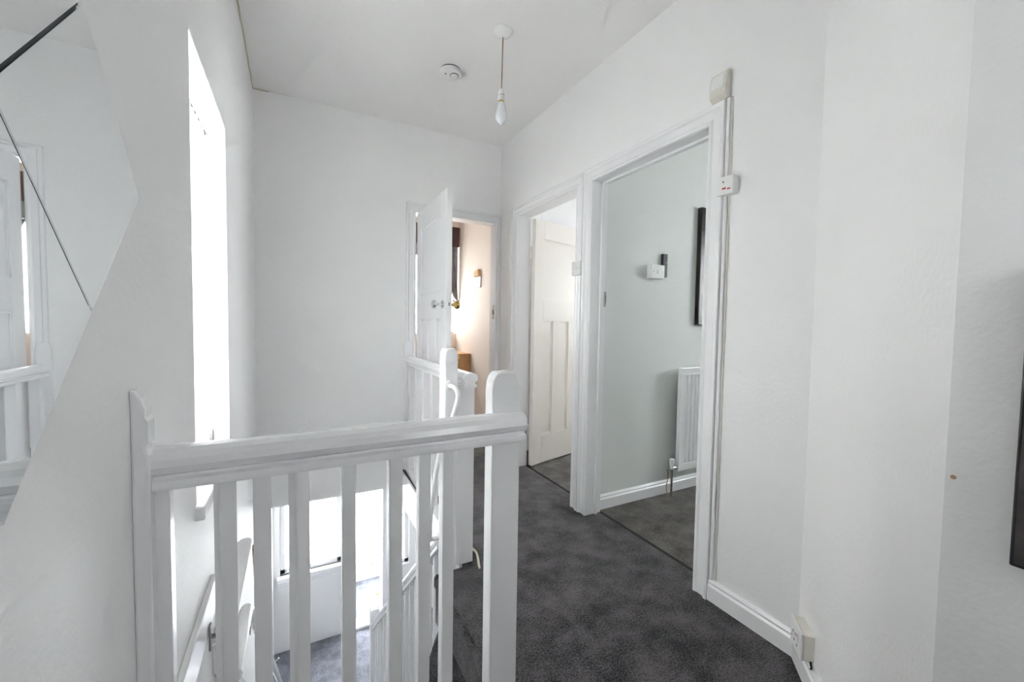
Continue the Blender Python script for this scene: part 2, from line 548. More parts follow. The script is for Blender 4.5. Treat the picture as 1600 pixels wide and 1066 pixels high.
MB().box(-0.125, -0.115, YFR - 0.01, YFR + 0.03, -1.46, -1.36).tube([(-0.12, YFR - 0.005, -1.44), (-0.12, YFR - 0.05, -1.43), (-0.1, YFR - 0.055, -1.37)], 0.006).build('window_handle', 'gloss_white', w6, smooth=True)
w7 = simple_window('window_6', 'narrow glazed side panel right of the downstairs front door', 'y', YFR + 0.06, 0.97, 1.25, -1.9, -0.32, 'glass_frosted', bars=())
for k in range(3):
    zz = -0.75 - 0.32 * k
    MB().tube([(1.02, YFR + 0.05, zz), (1.2, YFR + 0.05, zz + 0.12)], 0.006, 6).build('glazing_bar', 'gloss_white', w7)
# porch
pc = simple_window('window_7', 'bright porch glazing beyond the open front door', 'y', 6.05, -0.1, 1.6, ZG + 0.16, -0.3, 'glass_clear', bars=(0.62,))
MB().box(-0.2, 1.85, 6.0, 6.1, ZG, ZG + 0.16).build('low_panel', 'gloss_white', pc)
MB().box(-0.2, 1.85, 5.9, 6.1, ZG + 0.14, ZG + 0.19).build('ledge', 'gloss_white', pc, 0.004)
struct('wall_porch', MB().box(1.6, 1.85, YFR + 0.14, 6.1, ZG, -0.2).box(-0.3, 1.85, YFR + 0.14, 6.1, -0.3, -0.2), 'wall_white_room', 'white porch side and roof outside the front door', 'wall')
# front door frame (door stands open)
fd = thing('door_4', (0.72, YFR, ZG), 'open white front doorway downstairs with bright porch behind', 'door', kind='structure')
MB().box(0.46, 0.52, YFR - 0.02, YFR + 0.14, ZG, -0.32).box(0.92, 0.97, YFR - 0.02, YFR + 0.14, ZG, -0.32).box(0.46, 0.97, YFR - 0.02, YFR + 0.14, -0.38, -0.32).build('door_frame', 'gloss_white', fd, 0.004)
B(0.52, 0.92, YFR - 0.04, YFR + 0.14, ZG, ZG + 0.035).build('threshold', 'gloss_white', fd, 0.004)
MB().lathe([(0.012, 0), (0.012, 0.02), (0.02, 0.035), (0.012, 0.05)], (0.925, YFR + 0.145, ZG + 0.26), (-1, 0, 0), 12).build('brass_latch', 'brass', fd, smooth=True)

# ------------------------------------------------------------------ door casings
ARCH = [(0, 0), (0.074, 0), (0.074, 0.024), (0.066, 0.026), (0.058, 0.024), (0.052, 0.016), (0.022, 0.014), (0.014, 0.019), (0.004, 0.018), (0, 0.012)]


def casing(name, label, axis, face, out, a0, a1, ztop, depth, left=True, right=True, wl_=1.0, wr_=1.0, zbot=0.0):
    # architrave on three sides + lining; a runs along the wall; out=-1 means the wall faces the negative axis
    base = (face, (a0 + a1) / 2, 0) if axis == 'x' else ((a0 + a1) / 2, face, 0)
    t = thing(name, base, label, 'door frame', kind='structure')

    def P(a, d, z):
        return (face + out * d, a, z) if axis == 'x' else (a, face + out * d, z)
    if left:   # at a0, spreading toward smaller a
        MB().prism(ARCH, lambda u, v, q: P(a0 - u * wl_, v, q + (u if q > 1 else 0)), zbot, ztop).build('architrave', 'gloss_white', t)
    if right:
        MB().prism(ARCH, lambda u, v, q: P(a1 + u * wr_, v, q + (u if q > 1 else 0)), zbot, ztop).build('architrave', 'gloss_white', t)
    MB().prism(ARCH, lambda u, v, q: P((a0 - u * wl_) if q == 0 else (a1 + u * wr_), v, ztop + u), 0, 1).build('architrave', 'gloss_white', t)
    m = MB()

    def bx(a, b, z0, z1, d0=0.0, d1=-depth):
        p, q = P(a, d0, z0), P(b, d1, z1)
        m.box(p[0], q[0], p[1], q[1], p[2], q[2])
    bx(a0 - 0.02, a0, 0, ztop + 0.02)
    bx(a1, a1 + 0.02, 0, ztop + 0.02)
    bx(a0, a1, ztop, ztop + 0.02)
    m.build('lining', 'gloss_white', t, 0.002)
    return t


c1 = casing('trim_2', 'white moulded casing of the wide doorway on the right', 'x', XR, -1, 1.166, 1.92, ZD, XR2 - XR)
c2 = casing('trim_3', 'white moulded casing of the doorway with the cream door', 'x', XR, -1, 2.07, 2.83, ZD, XR2 - XR, wl_=0.95)
c3 = casing('trim_4', 'white moulded casing of the far bedroom doorway', 'y', YF, -1, 0.82, 1.50, ZD, 0.1, wr_=0.5)
# strike plates
m = MB().box(1.632, 1.646, 1.9175, 1.921, 1.255, 1.345)
m.build('strike_plate', 'steel', c1)
B(1.641, 1.6455, 1.917, 1.922, 1.275, 1.325).build('strike_hole', 'dark_gap', c1)
MB().box(1.4985, 1.502, YF + 0.005, YF + 0.05, 1.18, 1.30).build('strike_plate', 'chrome', c3)
B(1.4975, 1.4995, YF + 0.02, YF + 0.035, 1.22, 1.26).build('strike_hole', 'dark_gap', c3)
# door stops in the linings
MB().box(1.595, 1.61, 1.908, 1.92, 0, ZD).box(1.595, 1.61, 1.166, 1.92, ZD - 0.012, ZD).box(1.595, 1.61, 1.166, 1.178, 0, ZD).build('door_stop', 'gloss_white', c1)
# carpet joints in the doorways
jn1 = struct('trim_5', B(1.636, 1.652, 1.17, 1.918, -0.002, 0.003), 'dark_gap', 'dark carpet joint strip across the wide doorway', 'trim')
jn2 = struct('trim_6', B(1.636, 1.652, 2.072, 2.828, -0.002, 0.003), 'dark_gap', 'dark carpet joint strip under the cream door', 'trim')


# ------------------------------------------------------------------ panelled doors
def door(name, label, hinge, ang, width, material, flip, knobs, npan, zbot=0.012):
    # local: u from hinge along the leaf, v through the thickness (0..0.036), z up
    t = thing(name, (hinge[0], hinge[1], 0), label, 'door', kind='structure')
    M = Matrix.Translation((hinge[0], hinge[1], 0)) @ Matrix.Rotation(ang, 4, 'Z')
    T = 0.036
    v0, v1 = (0, T) if not flip else (-T, 0)
    zt = 1.965
    st = 0.105
    m = MB()
    m.box(0, st, v0, v1, zbot, zt).box(width - st, width, v0, v1, zbot, zt)
    m.box(st, width - st, v0, v1, 1.82, zt).box(st, width - st, v0, v1, 1.17, 1.34).box(st, width - st, v0, v1, zbot, 0.24)
    inner = width - 2 * st
    mul = 0.075
    pw = (inner - mul * (npan - 1)) / npan
    for k in range(npan - 1):
        a = st + pw * (k + 1) + mul * k
        m.box(a, a + mul, v0, v1, 0.24, 1.17)
    m.xf(M).build('leaf', material, t, 0.0015)

    def pan(a, b, z0, z1):
        q = MB().box(a - 0.004, b + 0.004, v0 + 0.013, v1 - 0.013, z0 - 0.004, z1 + 0.004)
        q.xf(M).build('panel', material, t)
        fr = MB()
        for v, s_ in ((v0 + 0.013, -1), (v1 - 0.013, 1)):
            w_ = 0.012
            for (p0, p1, q0, q1) in ((a, a + w_, z0, z1), (b - w_, b, z0, z1), (a, b, z0, z0 + w_), (a, b, z1 - w_, z1)):
                fr.box(p0, p1, v, v + s_ * 0.006, q0, q1)
        fr.xf(M).build('panel_moulding', material, t, 0.002)
    pan(st, width - st, 1.34, 1.82)
    for k in range(npan):
        a = st + (pw + mul) * k
        pan(a, a + pw, 0.24, 1.17)
    for side, mt in knobs:
        vv = v0 if side < 0 else v1
        o = M @ Vector((width - 0.062, vv, 1.26))
        ax = M.to_3x3() @ Vector((0, side, 0))
        kn = MB().lathe([(0.027, 0), (0.027, 0.004), (0.022, 0.008), (0.011, 0.012), (0.010, 0.03), (0.014, 0.036), (0.025, 0.044), (0.028, 0.056), (0.024, 0.068), (0.012, 0.073)], o, ax, 20)
        kn.build('knob', mt, t, smooth=True)
    for zz in (0.25, 1.66):
        m = MB().lathe([(0.008, 0), (0.008, 0.09)], M @ Vector((-0.006, v0 if not flip else v1, zz)), (0, 0, 1), 10)
        m.build('hinge', 'aged_plastic' if material == 'door_cream' else 'steel', t, smooth=True)
    # latch plate on the free edge
    MB().box(width - 0.0005, width + 0.0015, v0 + 0.008, v1 - 0.008, 1.20, 1.32).xf(M).build('latch_plate', material, t)
    if knobs:
        MB().box(width + 0.001, width + 0.006, v0 + 0.013, v1 - 0.013, 1.25, 1.27).xf(M).build('latch', 'steel', t)
    return t


# far bedroom door: hinge at the left jamb, leaf swung out over the landing
a3 = math.atan2(2.425 - 3.132, 0.818 - 0.824)
door('door_3', 'white panelled bedroom door standing open over the landing with silver knob', (0.824, 3.132), a3, 0.71, 'gloss_white', False, ((-1, 'chrome'), (1, 'brass')), 3)
# cream door opening into the small room
a2 = math.atan2(0.13, 0.48)
door('door_2', 'cream panelled door opened into the small white room', (1.648, 2.806), a2, 0.73, 'door_cream', True, (), 3)

# ------------------------------------------------------------------ baseboards
SK = [(0, 0), (0.018, 0), (0.018, 0.062), (0.012, 0.070), (0.013, 0.078), (0.005, 0.088), (0, 0.088)]


def skirting(name, label, p, q, n):
    # p -> q on the wall face, n = direction into the room
    P0, P1, nn = Vector((*p, 0)), Vector((*q, 0)), Vector((*n, 0)).normalized()
    mb = MB().prism(SK, lambda u, v, t: tuple((P0 if t == 0 else P1) + nn * u + Vector((0, 0, v))), 0, 1)
    return struct(name, mb, 'gloss_white', label, 'baseboard')


skirting('baseboard_right', 'white moulded skirting between the wide doorway and the socket', (XR, 1.092), (XR, KY - 0.005), (-1, 0))
nd = Vector((-(KY - CY), KX - CX)).normalized()
skirting('baseboard_angled', 'white skirting along the angled wall under the socket', (KX, KY), (CX + 0.005, CY + 0.005), (nd.x, nd.y))
skirting('baseboard_near_right', 'white skirting below the dark picture', (CX, CY), (CX, YB), (-1, 0))
skirting('baseboard_far', 'white skirting beside the far doorway', (XR, 2.905), (XR, YF), (-1, 0))
skirting('baseboard_room_1', 'white skirting behind the radiator', (XR2, 1.96), (4.2, 1.96), (0, -1))
skirting('baseboard_hall', 'white skirting under the frosted hall window', (XL, YFR), (0.46, YFR), (0, -1))

# ------------------------------------------------------------------ near balustrade
RAIL = [(-0.030, 0.000), (0.030, 0.000), (0.031, 0.006), (0.030, 0.015), (0.021, 0.019), (0.021, 0.024), (0.031, 0.029), (0.036, 0.041), (0.033, 0.053), (0.026, 0.062), (0.014, 0.067),
        (0, 0.069), (-0.014, 0.067), (-0.026, 0.062), (-0.033, 0.053), (-0.036, 0.041), (-0.031, 0.029), (-0.021, 0.024), (-0.021, 0.019), (-0.030, 0.015), (-0.031, 0.006)]


def arch_top(w_, zt, zb, n=9):
    # outline of a post front: half width w_, round shoulders
    pts = [(-w_, zb), (w_, zb), (w_, zt - 0.045)]
    for i in range(1, n):
        a = i / n * H
        pts.append((w_ * 0.42 + w_ * 0.58 * math.cos(a), zt - 0.045 + 0.045 * math.sin(a)))
    pts.append((w_ * 0.42, zt))
    pts.append((-w_ * 0.42, zt))
    for i in range(n - 1, 0, -1):
        a = i / n * H
        pts.append((-w_ * 0.42 - w_ * 0.58 * math.cos(a), zt - 0.045 + 0.045 * math.sin(a)))
    pts.append((-w_, zt - 0.045))
    return pts


ba = thing('stair_banister', (0.13, 0.89, 0), 'white painted banister in the foreground running from window wall to square newel', 'banister')
yr = 0.89
MB().prism(RAIL, lambda u, v, t: (t, yr + u, 0.861 + v), -0.215, 0.499).build('handrail', 'gloss_white', ba, 0.0015)
nw = MB().prism(arch_top(0.039, 1.028, 0.0), lambda u, v, t: (0.464 + u, t, v), 0.900, 0.946)
np_ = nw.build('newel_post', 'gloss_white', ba, 0.004)
for zz in (0.985, 0.952):
    B(0.4245, 0.5035, 0.8985, 0.9005, zz, zz + 0.003).build('groove_line', 'gloss_white', np_)
hn = MB()
hn.prism([(0, 0), (0.023, 0), (0.023, 0.925), (0.0195, 0.934), (0.0195, 0.942), (0.023, 0.948), (0.023, 0.982), (0.0195, 0.988), (0.0195, 1.003), (0.015, 1.020), (0.008, 1.031), (0, 1.035)],
         lambda u, v, t: (XL + u, t, v), 0.850, 0.886)
hn.build('wall_newel', 'gloss_white', ba, 0.004)
bal = [(-0.2055, 0.028, 0.0), (-0.1155, 0.028, 0.52), (-0.058, 0.029, 0.05), (0.004, 0.028, 0.55), (0.094, 0.027, 0.0), (0.188, 0.029, 0.0), (0.251, 0.027, 0.0), (0.306, 0.028, 0.0)]
for xx, ww, an in bal:
    MB().rbox((xx, yr, 0.4455), (ww, ww, 0.845), an).build('baluster', 'gloss_white', ba, 0.0025)
B(XL + 0.026, 0.43, yr - 0.03, yr + 0.03, 0.0, 0.025).build('base_rail', 'gloss_white', ba, 0.003)

# ------------------------------------------------------------------ far balustrade
fb = thing('stair_banister', (0.73, 2.45, 0), 'white painted banister along the far landing edge up to the bedroom door', 'banister')
p0, p1 = Vector((0.714, 1.752, 0.848)), Vector((0.775, YF - 0.002, 0.818))


def far_pt(u, v, t):
    p = p0.lerp(p1, t)
    return (p.x + u, p.y, p.z + v)


MB().prism(RAIL, lambda u, v, t: far_pt(u, v, t), 0, 1).build('handrail', 'gloss_white', fb, smooth=True)
nw2 = MB().prism(arch_top(0.031, 1.03, -0.95), lambda u, v, t: (0.624 + u, t, v), 1.762, 1.842).build('newel_post', 'gloss_white', fb, 0.005)
B(0.592, 0.656, 1.7605, 1.7625, 0.965, 0.968).build('groove_line', 'gloss_white', nw2)
B(0.656, 0.747, 1.783, 1.85, 0.0, 0.85).build('end_post', 'gloss_white', fb, 0.003)
MB().prism(arch_top(0.03, 1.005, 0.0), lambda u, v, t: (0.765 + u, t, v), YF - 0.028, YF).build('wall_newel', 'gloss_white', fb, 0.003)
nb = 6
for k in range(nb):
    t = 0.14 + 0.80 * k / (nb - 1)
    p = p0.lerp(p1, t)
    MB().rbox((p.x, p.y, (p.z + 0.03) / 2), (0.042, 0.042, p.z - 0.03), 0).build('baluster', 'gloss_white', fb, 0.002)
m = MB().prism([(-0.032, 0), (0.032, 0), (0.032, 0.028), (-0.032, 0.028)], lambda u, v, t: (p0.lerp(p1, t).x + u, p0.lerp(p1, t).y, v), 0.05, 1)
m.build('base_rail', 'gloss_white', fb, 0.003)

# grab rail on the far newel
gr = thing('grab_rail', (0.60, 1.72, 0.16), 'cream plastic-coated grab rail fixed to the far newel post', 'grab rail')
MB().tube([(0.612, 1.762, 0.862), (0.620, 1.732, 0.861), (0.632, 1.712, 0.845), (0.634, 1.706, 0.81), (0.616, 1.712, 0.74), (0.586, 1.72, 0.65), (0.560, 1.73, 0.56), (0.540, 1.74, 0.43), (0.528, 1.75, 0.29), (0.527, 1.76, 0.20), (0.535, 1.775, 0.165), (0.560, 1.785, 0.155), (0.592, 1.79, 0.155)],
          0.0105, 12, 6).build('bar', 'white_plastic', gr, smooth=True)
MB().lathe([(0.022, 0), (0.022, 0.006), (0.014, 0.010)], (0.612, 1.762, 0.862), (0, -1, 0), 16).build('mounting_flange', 'white_plastic', gr, smooth=True)
MB().lathe([(0.022, 0), (0.022, 0.006), (0.014, 0.010)], (0.5925, 1.79, 0.155), (-1, 0, 0), 16).build('mounting_flange', 'white_plastic', gr, smooth=True)

# ------------------------------------------------------------------ staircase
st_ = thing('staircase', (0.18, 2.3, ZG), 'carpeted staircase turning down from the landing to the hall', 'staircase')
R_, G_ = 0.196, 0.22
PV = (0.592, 1.76)


def slab(pts, ztop, th=0.24):
    return MB().prism(pts, lambda u, v, t: (u, v, t), ztop - th, ztop)


slab([PV, (0.565, 0.935), (0.08, 0.935)], -R_).build('winder_step', 'carpet_charcoal', st_, 0.012)
slab([PV, (0.08, 0.935), (XL + 0.001, 0.935), (XL + 0.001, 1.30)], -2 * R_).build('winder_step', 'carpet_charcoal', st_, 0.012)
slab([PV, (XL + 0.001, 1.30), (XL + 0.001, 1.76)], -3 * R_).build('winder_step', 'carpet_charcoal', st_, 0.012)
for k in range(9):
    zt = -(4 + k) * R_
    y0 = 1.76 + G_ * k
    MB().box(XL + 0.001, 0.60, y0 - 0.02, y0 + G_, zt - 0.22, zt).build('step', 'carpet_charcoal', st_, 0.012)
# strings
sl = R_ / G_
MB().prism([(1.76, -0.55), (1.76, -0.98), (3.76, -0.98 - 2 * sl), (3.76, -0.55 - 2 * sl)], lambda u, v, t: (t, u, v), 0.602, 0.634).build('string_board', 'gloss_white', st_, 0.004)
MB().prism([(1.76, -0.42), (1.76, -0.62), (3.76, -0.62 - 2 * sl), (3.76, -0.42 - 2 * sl)], lambda u, v, t: (t, u, v), XL + 0.001, XL + 0.018).build('wall_string', 'gloss_white', st_, 0.004)
# landing nosing fascia
MB().prism([(0.548, -0.05), (0.5485, -0.012), (0.556, 0.0), (0.562, 0.001), (0.562, -0.05)], lambda u, v, t: (u, t, v), 0.935, 1.758).build('nosing', 'carpet_charcoal', st_, smooth=True)
B(0.556, 0.5648, 0.935, 1.758, -0.22, -0.05).build('riser', 'carpet_charcoal', st_)

sb = st_


def rz(y):
    return -0.145 - 0.90 * (y - 2.08)


MB().prism(RAIL, lambda u, v, t: (0.618 + u, t, rz(t) + v * 1.25), 1.842, 3.74).build('handrail', 'gloss_white', sb, smooth=True)
for k in range(15):
    y = 1.95 + k * 0.122
    z1, z0 = rz(y) + 0.01, -0.55 - (y - 1.76) * sl - 0.02
    MB().rbox((0.618, y, (z0 + z1) / 2), (0.026, 0.026, z1 - z0), 0).build('baluster', 'gloss_white', sb, 0.002)
MB().prism(arch_top(0.04, -1.45, ZG), lambda u, v, t: (0.618 + u, t, v), 3.72, 3.80).build('newel_post', 'gloss_white', sb, 0.005)

# ------------------------------------------------------------------ wall boards and handrail on the window wall
hb = thing('stair_handrail', (XL, 1.3, 0.2), 'white handrail with backing boards on the stairwell window wall', 'handrail')
B(XL, XL + 0.016, 0.97, 1.50, 0.27, 0.37).build('backing_board', 'gloss_white', hb, 0.004)
pts = [(0, 1.50), (0.058, 1.50), (0.058, 2.11)] + [(0.029 + 0.029 * math.cos(a * math.pi / 8), 2.11 + 0.04 * math.sin(a * math.pi / 8)) for a in range(1, 8)] + [(0, 2.11)]
MB().prism(pts, lambda u, v, t: (XL + u, v, t), 0.145, 0.166).build('ledge_board', 'gloss_white', hb, 0.005)
MB().prism([(1.50, 0.145), (1.50, 0.05), (4.3, -2.75), (4.3, -2.62)], lambda u, v, t: (t, u, v), XL, XL + 0.018).build('sloping_board', 'gloss_white', hb, 0.004)
MB().tube([(XL + 0.10, 1.12, 0.31), (XL + 0.10, 1.40, 0.29), (XL + 0.10, 1.62, 0.12), (XL + 0.10, 4.2, -2.26)], 0.017, 12).build('rail', 'gloss_white', hb, smooth=True)
for y, z in ((1.36, 0.265), (2.40, -0.42), (3.6, -1.55)):
    br = MB().box(XL + 0.016, XL + 0.022, y - 0.013, y + 0.013, z - 0.035, z + 0.035).build('bracket', 'steel', hb, 0.004)
    MB().tube([(XL + 0.02, y, z), (XL + 0.07, y, z + 0.005), (XL + 0.10, y, z + 0.03)], 0.006, 8).build('bracket_rod', 'steel', br, smooth=True)
bcord = thing('hanging_strap', (XL + 0.075, 2.0, 0.02), 'brown leather strap loop hanging from the stair wall ledge', 'strap')
MB().tube([(XL + 0.064, 2.06, 0.165), (XL + 0.075, 2.09, 0.08), (XL + 0.078, 2.06, -0.02), (XL + 0.075, 2.02, -0.06), (XL + 0.072, 2.04, 0.02), (XL + 0.066, 2.04, 0.165)], 0.005, 8, 6).build('strap_loop', 'tan_cord', bcord, smooth=True)

# ------------------------------------------------------------------ mirror
MX = -0.222
mc = (0.505, 1.341)
hd = 0.187
mi = thing('wall_mirror', (XL, mc[0], mc[1] - 2 * hd), 'frameless diamond-shaped mirror with dark joints on the left wall', 'mirror')
MB().prism([(mc[0] + 2 * hd - 0.006, mc[1]), (mc[0], mc[1] + 2 * hd - 0.006), (mc[0] - 2 * hd + 0.006, mc[1]), (mc[0], mc[1] - 2 * hd + 0.006)], lambda u, v, t: (t, u, v), XL, XL + 0.007).build('backing', 'dark_backing', mi)
for dy, dz in ((hd, 0), (0, hd), (-hd, 0), (0, -hd)):
    c = (mc[0] + dy, mc[1] + dz)
    h0, h1 = hd - 0.0030, hd - 0.0036
    q = MB()
    o4 = [(h0, 0), (0, h0), (-h0, 0), (0, -h0)]
    i4 = [(h1, 0), (0, h1), (-h1, 0), (0, -h1)]
    vs_ = [(XL + 0.007, c[0] + a, c[1] + b) for a, b in o4] + [(MX - 0.0022, c[0] + a, c[1] + b) for a, b in o4] + [(MX, c[0] + a, c[1] + b) for a, b in i4]
    q.add(vs_, [(3, 2, 1, 0)] + [(i, (i + 1) % 4, 4 + (i + 1) % 4, 4 + i) for i in range(4)] + [(4 + i, 4 + (i + 1) % 4, 8 + (i + 1) % 4, 8 + i) for i in range(4)] + [(8, 9, 10, 11)])
    q.build('mirror_tile', 'mirror', mi)

# ------------------------------------------------------------------ pendant light and smoke alarm
LX, LY = 0.938, 1.925
pl = thing('pendant_light', (LX, LY, ZC), 'bare bulb pendant hanging on a brown cord from the landing ceiling', 'light')
MB().lathe([(0.046, 0), (0.046, 0.006), (0.040, 0.018), (0.030, 0.026), (0.012, 0.034)], (LX, LY, ZC), (0, 0, -1), 28).build('ceiling_rose', 'white_plastic', pl, smooth=True)
MB().tube([(LX, LY, ZC - 0.03), (LX - 0.002, LY, 2.48), (LX - 0.004, LY, 2.33)], 0.0032, 8).build('cord', 'brown_cord', pl, smooth=True)
lh = MB().lathe([(0.006, 0), (0.013, 0.008), (0.0155, 0.022), (0.0155, 0.034), (0.017, 0.035), (0.017, 0.058), (0.0165, 0.06)], (LX - 0.004, LY, 2.338), (0, 0, -1), 20).build('lamp_holder', 'white_plastic', pl, smooth=True)
MB().lathe([(0.0165, 0), (0.0165, 0.004)], (LX - 0.004, LY, 2.306), (0, 0, -1), 20).build('holder_ring', 'steel', lh, smooth=True)
MB().lathe([(0.0155, 0), (0.0155, 0.01)], (LX - 0.004, LY, 2.279), (0, 0, -1), 20).build('bulb_cap', 'brass', pl, smooth=True)
MB().lathe([(0.0155, 0), (0.019, 0.012), (0.024, 0.034), (0.029, 0.056), (0.030, 0.070), (0.027, 0.086), (0.018, 0.099), (0.007, 0.106), (0.004, 0.112)], (LX - 0.004, LY, 2.27), (0, 0, -1), 28).build('bulb', 'bulb_glass', pl, smooth=True)

SX, SY = 0.815, 2.365
sa = thing('smoke_alarm', (SX, SY, ZC), 'round white smoke alarm on the landing ceiling', 'smoke alarm')
MB().lathe([(0.058, 0), (0.058, 0.008)], (SX, SY, ZC), (0, 0, -1), 32).build('base_plate', 'dark_gap', sa, smooth=True)
MB().lathe([(0.063, 0.008), (0.066, 0.014), (0.064, 0.028), (0.056, 0.034), (0.01, 0.037)], (SX, SY, ZC), (0, 0, -1), 36).build('housing', 'white_plastic', sa, smooth=True)
MB().lathe([(0.025, 0.034), (0.025, 0.0375), (0.005, 0.0378)], (SX + 0.016, SY - 0.018, ZC), (0, 0, -1), 28).build('button_ring', 'black_plastic', sa, smooth=True)
MB().lathe([(0.022, 0.034), (0.022, 0.039), (0.004, 0.040)], (SX + 0.016, SY - 0.018, ZC), (0, 0, -1), 28).build('test_button', 'white_plastic', sa, smooth=True)
MB().lathe([(0.004, 0.034), (0.004, 0.0385)], (SX - 0.035, SY - 0.012, ZC), (0, 0, -1), 10).build('indicator', 'black_plastic', sa, smooth=True)

# ------------------------------------------------------------------ wall fittings on the door wall
ms = thing('motion_sensor', (XR, 1.117, 2.06), 'aged cream alarm motion sensor above the wide doorway corner', 'sensor')
MB().prism([(0, 0.0), (0.018, 0.0), (0.036, 0.018), (0.036, 0.06), (0.026, 0.105), (0.012, 0.115), (0, 0.115)], lambda u, v, t: (XR - u, t, 2.06 + v), 1.082, 1.155).build('housing', 'aged_plastic', ms, 0.005)
MB().prism([(0.0362, 0.045), (0.0385, 0.05), (0.030, 0.094), (0.0275, 0.098)], lambda u, v, t: (XR - u, t, 2.06 + v), 1.093, 1.146).build('lens', 'white_plastic', ms, 0.001)
cn = thing('cable_conduit', (XR, 1.075, 0.09), 'thin white cable conduit running down beside the wide door casing', 'conduit')
B(XR - 0.012, XR, 1.076, 1.0895, 0.088, 2.06).build('trunking', 'gloss_white', cn, 0.002)
MB().tube([(XR - 0.004, 1.070, 2.06), (XR - 0.004, 1.068, 1.4), (XR - 0.004, 1.069, 0.5), (XR - 0.004, 1.066, 0.09)], 0.003, 8).build('cable', 'aged_plastic', cn, smooth=True)

fs = thing('fused_switch', (XR, 1.068, 1.67), 'small white fused switch box with red marks beside the wide doorway', 'switch')
B(XR - 0.030, XR, 1.034, 1.102, 1.672, 1.742).build('box', 'white_plastic', fs, 0.003)
B(XR - 0.037, XR - 0.030, 1.033, 1.103, 1.671, 1.743).build('face_plate', 'white_plastic', fs, 0.002)
B(XR - 0.0378, XR - 0.0365, 1.062, 1.078, 1.692, 1.698).build('red_mark', 'red_print', fs)
B(XR - 0.0378, XR - 0.0365, 1.043, 1.056, 1.688, 1.693).build('red_mark', 'red_print', fs)
B(XR - 0.0378, XR - 0.0365, 1.072, 1.076, 1.718, 1.724).build('indicator', 'dark_gap', fs)

ls = thing('light_switch', (XR - 0.024, 2.035, 1.44), 'white light switch on the casing between the two side doorways', 'switch')
B(XR - 0.034, XR - 0.024, 1.995, 2.080, 1.445, 1.531).build('face_plate', 'white_plastic', ls, 0.002)
B(XR - 0.038, XR - 0.033, 2.032, 2.042, 1.478, 1.498).build('rocker', 'white_plastic', ls, 0.001)
for yy in (2.006, 2.069):
    MB().lathe([(0.003, 0), (0.003, 0.001)], (XR - 0.034, yy, 1.488), (-1, 0, 0), 10).build('screw', 'steel', ls)

# socket on the angled wall near the kink
dd = (Vector((CX, CY, 0)) - Vector((KX, KY, 0))).normalized()
nn = Vector((nd.x, nd.y, 0))
S0 = Vector((KX, KY, 0.004)) + dd * 0.044
so = thing('wall_socket', tuple(S0 + dd * 0.045 + Vector((0, 0, 0.09))), 'yellowed white surface-mounted plug socket on the angled wall above the skirting', 'socket')


def SP(a, n, z):
    return tuple(S0 + dd * a * 1.14 + nn * n * 0.78 + Vector((0, 0, z)))


def sbox(a0, a1, n0, n1, z0, z1):
    m_ = MB().box(a0, a1, n0, n1, z0, z1)
    m_.v = [SP(*p) for p in m_.v]
    return m_


sbox(0.0, 0.086, 0.0, 0.040, 0.092, 0.176).build('box', 'aged_plastic', so, 0.003)
sbox(-0.001, 0.087, 0.040, 0.048, 0.091, 0.177).build('face_plate', 'white_plastic', so, 0.002)
for a, z in ((0.022, 0.138), (0.034, 0.118), (0.012, 0.118), (0.055, 0.115), (0.042, 0.142)):
    sbox(a - 0.002, a + 0.002, 0.0475, 0.0488, z - 0.004, z + 0.004).build('pin_hole', 'black_plastic', so)
sbox(0.058, 0.066, 0.047, 0.051, 0.135, 0.156).build('rocker', 'white_plastic', so, 0.001)
sbox(0.060, 0.064, 0.0505, 0.0515, 0.150, 0.156).build('red_mark', 'red_print', so)
MB().tube([SP(0.084, 0.012, 0.095), SP(0.094, 0.012, 0.08), SP(0.105, 0.02, 0.088)], 0.003, 8).build('cable', 'black_plastic', so, smooth=True)

# nail + picture on the near right wall
MB_n = MB().lathe([(0.0015, 0), (0.0015, 0.008), (0.004, 0.008), (0.004, 0.010)], (CX, 0.268, 0.885), (-1, 0, 0.2), 10)
tag(MB_n.build('wall_nail', 'brown_cord', None, smooth=True), 'small dark nail in the right wall beside the corner', 'nail')
pf = thing('dark_picture', (CX, -0.05, 0.765), 'dark brown framed picture cut off by the right edge', 'picture')
B(CX - 0.022, CX, -0.35, 0.196, 0.768, 1.25).build('frame', 'black_frame', pf, 0.003)
B(CX - 0.0235, CX - 0.021, -0.345, 0.191, 0.774, 1.245).build('canvas', 'dark_canvas', pf)

# loose cream cable on the landing floor by the end post
tag(MB().tube([(0.772, 1.86, 0.02), (0.771, 1.80, 0.03), (0.766, 1.765, 0.02), (0.758, 1.735, 0.007), (0.752, 1.712, 0.006)], 0.0055, 8, 6).build('floor_cable', 'cream_cord', None, smooth=True),
    'short cream cable lying on the carpet at the foot of the far banister post', 'cable')

# ------------------------------------------------------------------ room 1 contents
YW = 1.96
sw = thing('wall_switch', (2.06, YW, 1.44), 'white light switch box on the grey-green wall beside the remote', 'switch')
B(2.015, 2.125, YW - 0.040, YW, 1.452, 1.538).build('box', 'white_plastic', sw, 0.003)
B(2.014, 2.126, YW - 0.046, YW - 0.040, 1.451, 1.539).build('face_plate', 'white_plastic', sw, 0.002)
for xx in (2.03, 2.11):
    MB().lathe([(0.0035, 0), (0.0035, 0.001)], (xx, YW - 0.046, 1.495), (0, -1, 0), 10).build('screw', 'steel', sw)
B(2.062, 2.078, YW - 0.050, YW - 0.046, 1.482, 1.506).build('rocker', 'white_plastic', sw, 0.001)
rc = thing('remote_control', (2.17, YW, 1.46), 'slim black remote control hanging on the wall next to the light switch', 'remote')
B(2.138, 2.180, YW - 0.022, YW, 1.468, 1.620).build('body', 'black_plastic', rc, 0.004)
